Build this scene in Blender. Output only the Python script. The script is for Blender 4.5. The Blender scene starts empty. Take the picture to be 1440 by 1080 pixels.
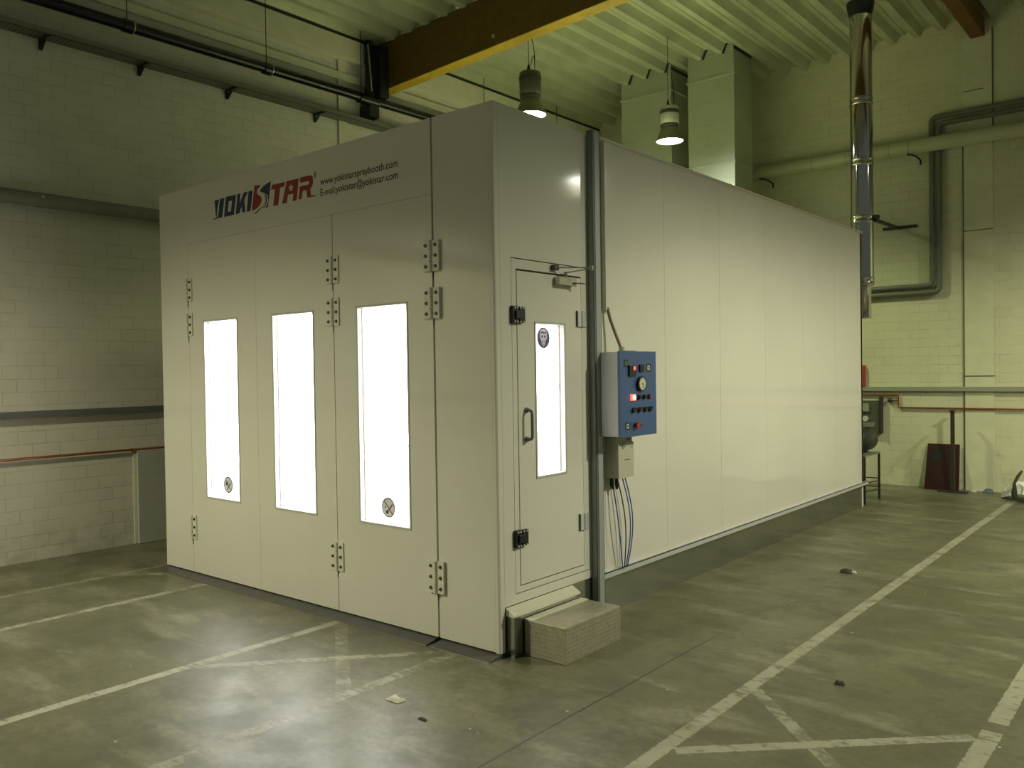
import bpy, bmesh, math, random
from mathutils import Vector, Matrix
S = bpy.context.scene
COL = S.collection
random.seed(4)
sin, cos, pi = math.sin, math.cos, math.pi

# ------------------------------------------------------------------ camera
FPX = 1181.62
CAM = Vector((3.3462, -3.8593, 1.7647)); YAW, PITCH, ROLL = 0.6954, -0.0164, -0.0154
fw = Vector((-sin(YAW)*cos(PITCH), cos(YAW)*cos(PITCH), sin(PITCH)))
rt = Vector((cos(YAW), sin(YAW), 0)); up = rt.cross(fw)
r2 = rt*cos(ROLL) + up*sin(ROLL); u2 = -rt*sin(ROLL) + up*cos(ROLL)
cd = bpy.data.cameras.new('camera'); cam = bpy.data.objects.new('camera', cd); COL.objects.link(cam)
cd.sensor_fit = 'HORIZONTAL'; cd.sensor_width = 36; cd.lens = FPX/1440*36
cd.clip_start = 0.05; cd.clip_end = 100
M = Matrix((r2, u2, -fw)).transposed().to_4x4(); M.translation = CAM
cam.matrix_world = M
S.camera = cam

# ------------------------------------------------------------------ world, exposure, hall light
S.view_settings.view_transform = 'Standard'; S.view_settings.look = 'None'
S.view_settings.gamma = 1; S.view_settings.use_curve_mapping = False
S.view_settings.exposure = 0.0
w = bpy.data.worlds.new('world'); S.world = w; w.use_nodes = True
w.node_tree.nodes['Background'].inputs[0].default_value = (0.92, 1.0, 0.86, 1)
w.node_tree.nodes['Background'].inputs[1].default_value = 0.11

LAMP_COL = (1.0, 0.97, 0.66)
LAMP_COL_AISLE = (1.0, 1.0, 0.72)
LAMP_COL_BACK = (0.88, 1.0, 0.47)
def hall_spot(x, y, z, power, col=LAMP_COL, size=150, blend=0.5, rad=0.15):
    d = bpy.data.lights.new('hall_lamp_light', 'SPOT'); d.energy = power; d.color = col
    d.spot_size = math.radians(size); d.spot_blend = blend; d.shadow_soft_size = rad
    o = bpy.data.objects.new('hall_lamp_light', d); COL.objects.link(o); o.location = (x, y, z)
    return o
# high-bay lamps: two over the booth, one over the aisle; last two unseen, placed for their light
HALL = [(-2.82, 3.95, 4.76, 130, LAMP_COL_BACK), (-2.36, 6.43, 4.86, 300, LAMP_COL_BACK),
        (4.20, 6.90, 4.70, 370, LAMP_COL_AISLE), (4.7, 3.0, 4.70, 780, LAMP_COL_AISLE),
        (-3.2, -5.2, 4.70, 860, LAMP_COL)]
for (x, y, z, p, c) in HALL: hall_spot(x, y, z - .10, p, c, 160 if x > 0 else 150)

# ------------------------------------------------------------------ materials
def newmat(name):
    m = bpy.data.materials.new(name); m.use_nodes = True
    nt = m.node_tree; b = nt.nodes['Principled BSDF']
    return m, nt, b
def plain(name, col, rough=.5, metal=0, emit=None, es=0, var=0, bump=0, scale=8, spec=None, coat=0):
    m, nt, b = newmat(name)
    b.inputs['Base Color'].default_value = (*col, 1); b.inputs['Roughness'].default_value = rough
    b.inputs['Metallic'].default_value = metal
    if spec is not None: b.inputs['Specular IOR Level'].default_value = spec
    if coat: b.inputs['Coat Weight'].default_value = coat; b.inputs['Coat Roughness'].default_value = .08
    if emit: b.inputs['Emission Color'].default_value = (*emit, 1); b.inputs['Emission Strength'].default_value = es
    if var or bump:
        g = nt.nodes.new('ShaderNodeNewGeometry')
        n = nt.nodes.new('ShaderNodeTexNoise'); n.inputs['Scale'].default_value = scale; n.inputs['Detail'].default_value = 6
        nt.links.new(g.outputs['Position'], n.inputs['Vector'])
        if var:
            r = nt.nodes.new('ShaderNodeValToRGB')
            r.color_ramp.elements[0].position = .3; r.color_ramp.elements[1].position = .7
            r.color_ramp.elements[0].color = (*[c*(1-var) for c in col], 1); r.color_ramp.elements[1].color = (*[min(1, c*(1+var)) for c in col], 1)
            nt.links.new(n.outputs[0], r.inputs[0]); nt.links.new(r.outputs[0], b.inputs['Base Color'])
        if bump:
            bp = nt.nodes.new('ShaderNodeBump'); bp.inputs['Strength'].default_value = bump; bp.inputs['Distance'].default_value = .01
            nt.links.new(n.outputs[0], bp.inputs['Height']); nt.links.new(bp.outputs[0], b.inputs['Normal'])
    return m

class NT:
    """small helper for node maths"""
    def __init__(s, nt): s.nt = nt; s.L = nt.links
    def val(s, v, sock):
        if isinstance(v, (int, float)): sock.default_value = v
        else: s.L.new(v, sock)
    def m(s, op, a, b=None, c=None, clamp=False):
        n = s.nt.nodes.new('ShaderNodeMath'); n.operation = op; n.use_clamp = clamp
        s.val(a, n.inputs[0])
        if b is not None: s.val(b, n.inputs[1])
        if c is not None: s.val(c, n.inputs[2])
        return n.outputs[0]
    def ramp(s, x, lo, hi, a=0., b=1.):
        n = s.nt.nodes.new('ShaderNodeMapRange'); n.inputs[1].default_value = lo; n.inputs[2].default_value = hi
        n.inputs[3].default_value = a; n.inputs[4].default_value = b; n.clamp = True; n.interpolation_type = 'SMOOTHSTEP'
        s.L.new(x, n.inputs[0]); return n.outputs[0]
    def noise(s, vec, scale, detail=5, rough=.55):
        n = s.nt.nodes.new('ShaderNodeTexNoise'); n.inputs['Scale'].default_value = scale; n.inputs['Detail'].default_value = detail
        n.inputs['Roughness'].default_value = rough
        s.L.new(vec, n.inputs['Vector']); return n.outputs[0]
    def mix(s, f, a, b):
        n = s.nt.nodes.new('ShaderNodeMix'); n.data_type = 'RGBA'
        s.val(f, n.inputs[0])
        for v, k in ((a, 6), (b, 7)):
            if isinstance(v, tuple): n.inputs[k].default_value = (*v, 1)
            else: s.L.new(v, n.inputs[k])
        return n.outputs[2]

def mapping(nt, vec, scale):
    n = nt.nodes.new('ShaderNodeMapping'); n.inputs['Scale'].default_value = scale
    nt.links.new(vec, n.inputs['Vector']); return n.outputs[0]

# painted calcium-silicate block wall; axis = coordinate along the wall
def block_wall(name, axis, col, mort=.74):
    m, nt, b = newmat(name); H = NT(nt)
    g = nt.nodes.new('ShaderNodeNewGeometry'); sp = nt.nodes.new('ShaderNodeSeparateXYZ'); nt.links.new(g.outputs['Position'], sp.inputs[0])
    cb = nt.nodes.new('ShaderNodeCombineXYZ'); nt.links.new(sp.outputs[axis], cb.inputs[0]); nt.links.new(sp.outputs[2], cb.inputs[1])
    br = nt.nodes.new('ShaderNodeTexBrick'); nt.links.new(cb.outputs[0], br.inputs['Vector'])
    br.inputs['Scale'].default_value = 1; br.inputs['Brick Width'].default_value = .25; br.inputs['Row Height'].default_value = .125
    br.inputs['Mortar Size'].default_value = .0042; br.inputs['Mortar Smooth'].default_value = .5; br.offset = .5; br.inputs['Bias'].default_value = 0
    br.inputs['Color1'].default_value = (*col, 1); br.inputs['Color2'].default_value = (*[c*.94 for c in col], 1)
    br.inputs['Mortar'].default_value = (*[c*mort for c in col], 1)
    n1 = H.noise(g.outputs['Position'], 1.3, 6); n2 = H.noise(g.outputs['Position'], 9, 4)
    # many joints are painted shut: fade the joints out by noise
    fade = H.ramp(H.noise(g.outputs['Position'], 2.6, 3), .38, .62, .35, 1)
    base = H.mix(fade, col, br.outputs['Color'])
    dirt = H.mix(H.ramp(n1, .35, .75, 0, .22), base, (.50, .46, .33))
    dirt = H.mix(H.ramp(n2, .55, .8, 0, .12), dirt, (.40, .38, .28))
    # scuffs and splash dirt close to the floor
    low = H.m('MULTIPLY', H.ramp(sp.outputs[2], .0, .5, 1, 0), H.ramp(n2, .40, .65))
    dirt = H.mix(H.m('MULTIPLY', low, .35), dirt, (.30, .28, .20))
    nt.links.new(dirt, b.inputs['Base Color']); b.inputs['Roughness'].default_value = .55
    bp = nt.nodes.new('ShaderNodeBump'); bp.inputs['Strength'].default_value = .55; bp.inputs['Distance'].default_value = .006
    h = H.m('SUBTRACT', H.m('MULTIPLY', n2, .15), H.m('MULTIPLY', br.outputs['Fac'], fade))
    nt.links.new(h, bp.inputs['Height']); nt.links.new(bp.outputs[0], b.inputs['Normal'])
    return m

def floor_mat():
    m, nt, b = newmat('concrete_floor'); H = NT(nt)
    g = nt.nodes.new('ShaderNodeNewGeometry'); P = g.outputs['Position']
    sp = nt.nodes.new('ShaderNodeSeparateXYZ'); nt.links.new(P, sp.inputs[0]); X, Y = sp.outputs[0], sp.outputs[1]
    n1 = H.noise(P, .55, 8, .6); n2 = H.noise(P, 2.2, 8, .65); n3 = H.noise(P, 22, 6, .7)
    n4 = H.noise(mapping(nt, P, (1.0, 3.0, 1)), 1.1, 7, .6)
    c = H.mix(H.ramp(n1, .32, .68), (.112, .112, .062), (.195, .193, .112))
    c = H.mix(H.ramp(n2, .42, .62, 0, .80), c, (.100, .098, .060))
    c = H.mix(H.ramp(n4, .50, .68, 0, .70), c, (.27, .262, .18))
    c = H.mix(H.ramp(n3, .40, .66, 0, .45), c, (.085, .082, .052))
    vor = nt.nodes.new('ShaderNodeTexVoronoi'); vor.inputs['Scale'].default_value = 5.5; nt.links.new(P, vor.inputs['Vector'])
    speck = H.ramp(vor.outputs['Distance'], .030, .055, 1, 0)
    gate = H.ramp(H.noise(P, 3.1, 2), .54, .58)
    c = H.mix(H.m('MULTIPLY', H.m('MULTIPLY', speck, gate), .7), c, (.62, .60, .50))
    vor2 = nt.nodes.new('ShaderNodeTexVoronoi'); vor2.inputs['Scale'].default_value = 3.1; nt.links.new(P, vor2.inputs['Vector'])
    c = H.mix(H.ramp(vor2.outputs['Distance'], .02, .06, .75, 0), c, (.07, .066, .05))
    # saw-cut joint along the booth and one crack across the aisle
    wob = H.m('MULTIPLY', H.m('SUBTRACT', H.noise(P, 3, 3), .5), .03)
    d = H.m('ABSOLUTE', H.m('SUBTRACT', H.m('ADD', X, wob), .835))
    j = H.m('MULTIPLY', H.ramp(d, .004, .010, 1, 0), H.ramp(Y, .9, 1.6, 1, .15))
    d = H.m('ABSOLUTE', H.m('SUBTRACT', H.m('ADD', Y, H.m('MULTIPLY', wob, 2)), 3.32))
    j2 = H.m('MULTIPLY', H.ramp(d, .004, .012, .7, 0), H.ramp(X, .6, .9))
    joint = H.m('MAXIMUM', j, j2)
    c = H.mix(H.m('MULTIPLY', joint, .8), c, (.05, .048, .035))
    # worn parking-bay lines
    lines = [  # x0, y0, x1, y1, half width, wear threshold
        (1.38, -6, 1.39, 8.35, .040, .0), (2.535, .78, 2.54, 8.3, .045, .0), (2.53, .16, 2.535, .66, .045, 0.),
        (1.42, .48, 2.25, -.34, .036, .05), (1.44, -.44, 2.48, .54, .036, .0), (2.53, -6, 2.53, .02, .045, .0),
        (-1.43, -6, -1.42, -.10, .038, .0), (-.30, -6, -.30, -.08, .042, .06), (-1.41, -1.25, -.36, -.10, .033, .04),
        (-1.38, -.12, -.32, -.95, .042, .08), (-3.15, -6, -3.19, -.10, .036, .04), (-4.17, -6, -4.15, .5, .034, .05),
        (-4.12, -.39, -3.74, -.06, .033, .06), (-3.14, -.10, -3.02, -.02, .033, .06),
    ]
    wearn = H.noise(P, 7, 7, .7); wear2 = H.noise(mapping(nt, P, (9, 26, 1)), 1.0, 5, .7)
    wearv = H.m('ADD', H.m('MULTIPLY', wearn, .55), H.m('MULTIPLY', wear2, .45))
    tot = None
    edge = H.m('MULTIPLY', H.m('SUBTRACT', H.noise(P, 30, 3), .5), .022)
    for (x0, y0, x1, y1, hw, wr) in lines:
        L = math.hypot(x1-x0, y1-y0); ux, uy = (x1-x0)/L, (y1-y0)/L
        dx = H.m('SUBTRACT', X, x0); dy = H.m('SUBTRACT', Y, y0)
        t = H.m('ADD', H.m('MULTIPLY', dx, ux), H.m('MULTIPLY', dy, uy))
        s = H.m('ABSOLUTE', H.m('ADD', H.m('SUBTRACT', H.m('MULTIPLY', dy, ux), H.m('MULTIPLY', dx, uy)), edge))
        k = H.m('MULTIPLY', H.m('LESS_THAN', s, hw), H.m('MULTIPLY', H.m('GREATER_THAN', t, 0), H.m('LESS_THAN', t, L)))
        k = H.m('MULTIPLY', k, H.ramp(wearv, .41+wr, .50+wr, .15, 1.0-3*wr))
        # keep a ghost of the paint where it is worn
        tot = k if tot is None else H.m('MAXIMUM', tot, k)
    paint = H.mix(H.ramp(n2, .3, .7), (.44, .43, .33), (.34, .33, .245))
    c = H.mix(H.m('MULTIPLY', tot, .80), c, paint)
    nt.links.new(c, b.inputs['Base Color'])
    r = H.ramp(n2, .3, .7, .34, .50); r = H.m('ADD', r, H.m('MULTIPLY', tot, .15))
    nt.links.new(r, b.inputs['Roughness'])
    bp = nt.nodes.new('ShaderNodeBump'); bp.inputs['Strength'].default_value = .25; bp.inputs['Distance'].default_value = .004
    hh = H.m('SUBTRACT', H.m('ADD', H.m('MULTIPLY', n3, .4), n2), joint)
    nt.links.new(hh, bp.inputs['Height']); nt.links.new(bp.outputs[0], b.inputs['Normal'])
    return m

def perforated():
    m, nt, b = newmat('perforated_tray'); H = NT(nt)
    g = nt.nodes.new('ShaderNodeNewGeometry'); sp = nt.nodes.new('ShaderNodeSeparateXYZ'); nt.links.new(g.outputs['Position'], sp.inputs[0])
    a = H.m('FRACT', H.m('MULTIPLY', sp.outputs[1], 22)); c = H.m('FRACT', H.m('MULTIPLY', sp.outputs[0], 26))
    hole = H.m('MULTIPLY', H.m('LESS_THAN', a, .45), H.m('LESS_THAN', c, .45))
    col = H.mix(hole, (.20, .20, .17), (.05, .05, .045))
    nt.links.new(col, b.inputs['Base Color']); b.inputs['Roughness'].default_value = .5; b.inputs['Metallic'].default_value = .5
    return m

def checker_plate():
    m, nt, b = newmat('chequer_plate'); H = NT(nt)
    g = nt.nodes.new('ShaderNodeNewGeometry'); P = g.outputs['Position']
    sp = nt.nodes.new('ShaderNodeSeparateXYZ'); nt.links.new(P, sp.inputs[0])
    u = H.m('ADD', sp.outputs[0], sp.outputs[1]); v = H.m('ADD', H.m('SUBTRACT', sp.outputs[0], sp.outputs[1]), H.m('MULTIPLY', sp.outputs[2], 0))
    cb = nt.nodes.new('ShaderNodeCombineXYZ'); nt.links.new(H.m('MULTIPLY', u, 38), cb.inputs[0]); nt.links.new(H.m('MULTIPLY', H.m('ADD', v, sp.outputs[2]), 38), cb.inputs[1]); nt.links.new(H.m('MULTIPLY', sp.outputs[2], 38), cb.inputs[2])
    vo = nt.nodes.new('ShaderNodeTexVoronoi'); vo.inputs['Scale'].default_value = 1; vo.inputs['Randomness'].default_value = 0; nt.links.new(cb.outputs[0], vo.inputs['Vector'])
    h = H.ramp(vo.outputs['Distance'], .18, .42, 1, 0)
    n = H.noise(P, 25, 5)
    c = H.mix(H.ramp(n, .3, .7), (.38, .355, .27), (.47, .44, .34))
    c = H.mix(H.m('MULTIPLY', h, .25), c, (.58, .55, .44))
    nt.links.new(c, b.inputs['Base Color']); b.inputs['Metallic'].default_value = .55; b.inputs['Roughness'].default_value = .42
    bp = nt.nodes.new('ShaderNodeBump'); bp.inputs['Strength'].default_value = .5; bp.inputs['Distance'].default_value = .004
    nt.links.new(h, bp.inputs['Height']); nt.links.new(bp.outputs[0], b.inputs['Normal'])
    return m

def glass_mat():
    m, nt, b = newmat('window_glass'); nt.nodes.remove(b)
    out = nt.nodes['Material Output']
    t = nt.nodes.new('ShaderNodeBsdfTransparent'); gl = nt.nodes.new('ShaderNodeBsdfGlossy'); gl.inputs['Roughness'].default_value = .02
    mx = nt.nodes.new('ShaderNodeMixShader'); mx.inputs[0].default_value = .05
    nt.links.new(t.outputs[0], mx.inputs[1]); nt.links.new(gl.outputs[0], mx.inputs[2])
    nt.links.new(mx.outputs[0], out.inputs['Surface'])
    return m

def galv(name, col, rough=.35, metal=.85):
    m, nt, b = newmat(name); H = NT(nt)
    g = nt.nodes.new('ShaderNodeNewGeometry')
    vo = nt.nodes.new('ShaderNodeTexVoronoi'); vo.inputs['Scale'].default_value = 28; nt.links.new(g.outputs['Position'], vo.inputs['Vector'])
    n = H.noise(g.outputs['Position'], 1.4, 6)
    c = H.mix(H.ramp(n, .3, .7), tuple(x*.85 for x in col), col)
    c = H.mix(H.m('MULTIPLY', vo.outputs['Distance'], .25), c, tuple(min(1, x*1.25) for x in col))
    nt.links.new(c, b.inputs['Base Color']); b.inputs['Metallic'].default_value = metal; b.inputs['Roughness'].default_value = rough
    return m

def panel_mat():
    m, nt, b = newmat('cream_sheet_panel'); H = NT(nt)
    g = nt.nodes.new('ShaderNodeNewGeometry'); n = H.noise(g.outputs['Position'], .9, 3)
    c = H.mix(H.ramp(n, .3, .7), (.70, .675, .60), (.73, .705, .63))
    nt.links.new(c, b.inputs['Base Color']); b.inputs['Roughness'].default_value = .085; b.inputs['Specular IOR Level'].default_value = .40
    return m

MT = dict(
    panel=panel_mat(), floor=floor_mat(),
    wallL=block_wall('block_wall_paint_left', 1, (.64, .62, .53)), wallB=block_wall('block_wall_paint_back', 0, (.64, .63, .435), .82),
    concrete=plain('painted_concrete', (.62, .60, .46), .6, var=.06, bump=.1, scale=5),
    deck=plain('ribbed_deck_paint', (.55, .56, .41), .36, metal=.45, var=.14, scale=1.6),
    beam=plain('ochre_beam_shaded', (.13, .075, .006), .65, var=.12, bump=.1, scale=9),  # shade on the beam's side is put into this dark ochre
    beam_lit=plain('ochre_beam_lit', (.48, .31, .02), .5, var=.15, scale=7), concreteB=plain('painted_concrete_back', (.64, .63, .44), .6, var=.06, bump=.1, scale=5), stripc=plain('post_face_paint', (.38, .40, .39), .35, metal=.2), lamp_shaded=plain('shaded_lamp_body', (.10, .10, .06), .4, metal=.3),  # beam underside brightened as lit; lamp body darkened as in shade
    beam2=plain('rust_beam_paint', (.15, .062, .012), .6, var=.1, scale=7),
    gasket=plain('dark_gasket', (.06, .06, .045), .7),
    frame=plain('pale_window_frame', (.52, .51, .46), .35), reveal=plain('white_window_reveal', (.85, .85, .85), .4),
    glass=glass_mat(), inner=plain('white_booth_lining', (.88, .88, .88), .5),
    glow=plain('booth_ceiling_light', (1, 1, 1), .5, emit=(1, 1, 1), es=7.2),
    hinge=plain('cream_hinge_paint', (.70, .68, .58), .35), bolt=plain('dark_bolt', (.10, .10, .075), .35, metal=.6),
    black=plain('black_plastic', (.012, .013, .018), .4), whiteS=plain('bright_screw', (.8, .8, .78), .3, metal=.3),
    blackpipe=plain('black_pipe', (.008, .011, .015), .25), tray=perforated(),
    galv=galv('galvanised_base', (.36, .36, .31), .16, .85), duct=galv('galvanised_duct', (.46, .50, .40), .50, .6),
    steel=plain('grey_post_paint', (.24, .26, .25), .35, metal=.3), postlight=plain('grey_trim_paint', (.60, .60, .60), .35, metal=.2),
    ramp=plain('dark_ramp_plate', (.115, .115, .11), .42, metal=.3, var=.1, scale=9),
    chrome=plain('polished_flue_steel', (.50, .48, .44), .11, metal=1),
    blue=plain('blue_door_paint', (.050, .105, .265), .32), boxw=plain('grey_white_enclosure', (.55, .56, .54), .4),
    cbox=plain('cream_enclosure', (.52, .50, .40), .45), redlit=plain('lit_red_indicator', (.9, .1, .08), .4, emit=(1, .12, .08), es=2.2),
    redhot=plain('lit_red_core', (1, .6, .5), .4, emit=(1, .55, .45), es=3), red=plain('red_button', (.40, .03, .04), .4),
    yellow=plain('pale_yellow_label', (.55, .55, .25), .5), gface=plain('gauge_face', (.62, .60, .42), .4),
    logob=plain('navy_decal', (.022, .030, .095), .4), logor=plain('red_decal', (.29, .022, .018), .4), ink=plain('dark_print', (.035, .035, .030), .5),
    star=plain('decal_star', (.66, .60, .50), .4), green=plain('green_mark', (.10, .14, .06), .5),
    silver=plain('brushed_aluminium', (.50, .48, .42), .3, metal=.8), hgrey=plain('grey_handle', (.22, .22, .25), .35, metal=.3),
    tape=plain('cream_step_sheet', (.68, .67, .54), .45), checker=checker_plate(),
    cable=plain('olive_cable', (.24, .22, .10), .5), bluecable=plain('blue_cable', (.06, .14, .50), .4), darkcable=plain('dark_cable', (.03, .04, .08), .4),
    pipegrey=plain('grey_pipe_paint', (.21, .21, .17), .45, var=.08, scale=3), pipecream=plain('cream_pipe_paint', (.47, .48, .30), .4, var=.08, scale=3),
    pipedark=plain('dark_grey_pipe', (.15, .16, .12), .45), trunk=plain('slate_trunking', (.13, .135, .14), .45), trunkb=plain('grey_trunking', (.30, .31, .24), .45),
    copper=plain('copper_pipe', (.42, .16, .07), .3, metal=.8), board=plain('pale_board', (.42, .42, .37), .5, var=.04, scale=4),
    lampbody=plain('lamp_housing_grey', (.46, .46, .38), .45, metal=.3), lampdark=plain('lamp_reflector_metal', (.20, .20, .13), .35, metal=.5),
    lampband=plain('dark_lamp_band', (.05, .05, .035), .5), glowlamp=plain('lamp_lens', (1, 1, 1), .3, emit=(1, 1, .9), es=42),
    maroon=plain('maroon_sheet', (.026, .004, .004), .4, var=.2, scale=6), darksteel=plain('dark_steel', (.045, .04, .03), .5, metal=.3),
    tank=plain('black_tank', (.015, .015, .015), .4), cabinet=plain('olive_grey_cabinet', (.085, .09, .06), .5), redthing=plain('red_box_paint', (.42, .045, .02), .5),
    sheet=plain('white_sheeting', (.72, .72, .66), .5, bump=.3, scale=14), strap=plain('dark_strap', (.03, .03, .015), .7), bluerag=plain('slate_blue_rag', (.10, .12, .15), .8),
    paper=plain('white_scrap', (.62, .60, .52), .7), leaf=plain('dark_scrap', (.05, .045, .03), .8),
    stickw=plain('sticker_grey', (.70, .70, .70), .5), stickr=plain('sticker_ring_red', (.16, .06, .07), .5), stickg=plain('sticker_ring_grey', (.13, .13, .13), .5),
    stickp=plain('sticker_navy', (.10, .08, .20), .5), stickk=plain('sticker_black', (.03, .03, .03), .5), sticklav=plain('sticker_pale', (.75, .70, .88), .5),
)

# ------------------------------------------------------------------ mesh builder
class MB:
    def __init__(s): s.v = []; s.f = []; s.mi = []; s.mats = []; s.sm = []
    def _m(s, mat):
        mat = MT[mat]
        if mat not in s.mats: s.mats.append(mat)
        return s.mats.index(mat)
    def add(s, vs, fs, mat, smooth=False):
        o = len(s.v); s.v += [Vector(p) for p in vs]; k = s._m(mat)
        for f in fs: s.f.append([i+o for i in f]); s.mi.append(k); s.sm.append(smooth)
        return s
    def box(s, x0, x1, y0, y1, z0, z1, mat):
        vs = [(x, y, z) for x in (x0, x1) for y in (y0, y1) for z in (z0, z1)]
        return s.add(vs, [(0, 1, 3, 2), (4, 6, 7, 5), (0, 4, 5, 1), (2, 3, 7, 6), (0, 2, 6, 4), (1, 5, 7, 3)], mat)
    def hex(s, q0, q1, mat):  # two quads
        return s.add(list(q0)+list(q1), [(3, 2, 1, 0), (4, 5, 6, 7), (0, 1, 5, 4), (1, 2, 6, 5), (2, 3, 7, 6), (3, 0, 4, 7)], mat)
    def bar(s, a, b, wd, ht, mat, upv=(0, 0, 1)):
        a, b = Vector(a), Vector(b); d = (b-a).normalized(); u = Vector(upv)
        if abs(d.dot(u)) > .98: u = Vector((1, 0, 0))
        r = d.cross(u).normalized()*wd/2; u = r.cross(d).normalized()*ht/2
        return s.hex([a-r-u, a+r-u, a+r+u, a-r+u], [b-r-u, b+r-u, b+r+u, b-r+u], mat)
    def tube(s, path, r, mat, n=14, caps=True):
        path = [Vector(p) for p in path]; rs = r if isinstance(r, (list, tuple)) else [r]*len(path)
        vs = []; prev = None
        for i, p in enumerate(path):
            d = (path[min(i+1, len(path)-1)] - path[max(i-1, 0)])
            if d.length < 1e-9: d = Vector((0, 0, 1))
            d.normalize()
            if prev is None:
                a = Vector((0, 0, 1)) if abs(d.z) < .9 else Vector((1, 0, 0)); a = d.cross(a).normalized()
            else:
                a = prev - d*prev.dot(d); a.normalize()
            prev = a; b = d.cross(a)
            for k in range(n):
                t = 2*pi*k/n; vs.append(p + (a*cos(t)+b*sin(t))*rs[i])
        fs = [(i*n+k, i*n+(k+1) % n, (i+1)*n+(k+1) % n, (i+1)*n+k) for i in range(len(path)-1) for k in range(n)]
        s.add(vs, fs, mat, True)
        if caps:
            s.add(vs[:n], [tuple(range(n))[::-1]], mat); s.add(vs[-n:], [tuple(range(n))], mat)
        return s
    def lathe(s, cx, cy, prof, mat, n=32, smooth=True):  # prof [(r,z)] about a vertical axis
        vs = [(cx+r*cos(2*pi*k/n), cy+r*sin(2*pi*k/n), z) for (r, z) in prof for k in range(n)]
        fs = [(i*n+k, i*n+(k+1) % n, (i+1)*n+(k+1) % n, (i+1)*n+k) for i in range(len(prof)-1) for k in range(n)]
        return s.add(vs, fs, mat, smooth)
    def poly(s, pts, mat):
        return s.add(pts, [tuple(range(len(pts)))], mat)
    def prism(s, pts, off, mat):
        n = len(pts); off = Vector(off); a = [Vector(p) for p in pts]; b = [p+off for p in a]
        return s.add(a+b, [tuple(range(n))[::-1], tuple(range(n, 2*n))] + [(i, (i+1) % n, n+(i+1) % n, n+i) for i in range(n)], mat)
    def build(s, name, parent=None, bevel=0, label=None):
        xs = [p.x for p in s.v]; ys = [p.y for p in s.v]; zs = [p.z for p in s.v]
        if parent is None: org = Vector(((min(xs)+max(xs))/2, (min(ys)+max(ys))/2, min(zs)))
        else: org = wloc(parent)
        me = bpy.data.meshes.new(name); me.from_pydata([p-org for p in s.v], [], s.f)
        for m in s.mats: me.materials.append(m)
        me.polygons.foreach_set('material_index', s.mi); me.polygons.foreach_set('use_smooth', s.sm)
        bm = bmesh.new(); bm.from_mesh(me); bmesh.ops.recalc_face_normals(bm, faces=bm.faces); bm.to_mesh(me); bm.free()
        me.update()
        o = bpy.data.objects.new(name, me); COL.objects.link(o)
        if parent: o.parent = parent
        else: o.location = org
        if bevel:
            md = o.modifiers.new('bevel', 'BEVEL'); md.width = bevel; md.segments = 2; md.limit_method = 'ANGLE'; md.angle_limit = math.radians(50)
        if label: o['label'] = label
        return o
def wloc(o):
    v = Vector(o.location)
    while o.parent: o = o.parent; v += Vector(o.location)
    return v
def tag(o, label, cat, group=None):
    o['label'] = label; o['category'] = cat
    if group: o['group'] = group
    return o
def thing(name, loc, label, cat, group=None):
    o = bpy.data.objects.new(name, None); COL.objects.link(o); o.location = loc; o.empty_display_size = .1
    return tag(o, label, cat, group)
def struct(o): o['kind'] = 'structure'; return o
def copy_tree(o, parent=None):
    c = o.copy(); COL.objects.link(c)
    if parent: c.parent = parent
    for ch in [x for x in bpy.data.objects if x.parent == o and x is not c]: copy_tree(ch, c)
    return c
def arc(c, r, a0, a1, n, ax):  # quarter bends; ax = (u,v) unit vectors
    u, v = Vector(ax[0]), Vector(ax[1]); c = Vector(c)
    return [c + u*r*cos(a0+(a1-a0)*i/n) + v*r*sin(a0+(a1-a0)*i/n) for i in range(n+1)]

# ------------------------------------------------------------------ setting
XL, YB = -5.36, 9.13
def deckz(x): return 6.40 + .045*x
struct(MB().box(XL-.3, 10, -9.5, YB+.3, -.2, 0, 'floor').build('floor'))
struct(MB().box(XL-.3, XL, -9.5, YB+.3, 0, 7.2, 'wallL').build('wall_left'))
struct(MB().box(XL, 10, YB, YB+.3, 0, 7.2, 'wallB').build('wall_back'))
# ribbed steel roof deck, ribs run away from the front towards the back wall
prof = []
x = XL; pitch = .32
while x < 10:
    z = deckz(x); prof += [(x, z), (x+.075, z+.003), (x+.125, z+.115), (x+.172, z+.117), (x+.182, z+.100), (x+.198, z+.100), (x+.208, z+.118), (x+.255, z+.12)]
    x += pitch
prof.append((x, deckz(x)))
n = len(prof)
vs = [(px, -9.5, pz) for px, pz in prof] + [(px, YB, pz) for px, pz in prof]
mb = MB().add(vs, [(i, i+1, n+i+1, n+i) for i in range(n-1)], 'deck')
vs2 = [(px, yy, 7.25) for px in (XL, 10.3) for yy in (-9.5, YB)]
mb.add(vs2, [(0, 1, 3, 2)], 'deck')
struct(mb.build('ceiling'))
# concrete edge beam and the shallow pilaster of the left wall
mb = MB().box(XL, XL+.11, -9.5, YB, 5.82, 6.10, 'concrete').box(XL, XL+.05, -9.5, YB, 5.56, 5.66, 'concrete')
struct(mb.build('trim_1', bevel=.008))
struct(MB().box(XL, XL+.06, -9.5, YB, 6.10, 6.17, 'gasket').build('trim_2'))
struct(MB().box(XL, XL+.03, 3.13, 3.27, 0, 5.82, 'concrete').build('trim_3'))
# smooth concrete pilaster in the back wall with its open joints
mb = MB().box(.70, 1.06, YB-.012, YB, 0, 6.42, 'concreteB')
for (x0, x1, z0, z1) in ((.690, .702, 0, 4.95), (1.055, 1.066, 4.75, 6.3), (.70, 1.07, 1.582, 1.592), (.70, 1.06, 3.585, 3.593), (.70, .95, 5.50, 5.508)):
    mb.box(x0, x1, YB-.018, YB-.010, z0, z1, 'gasket')
struct(mb.build('trim_4'))

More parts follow.
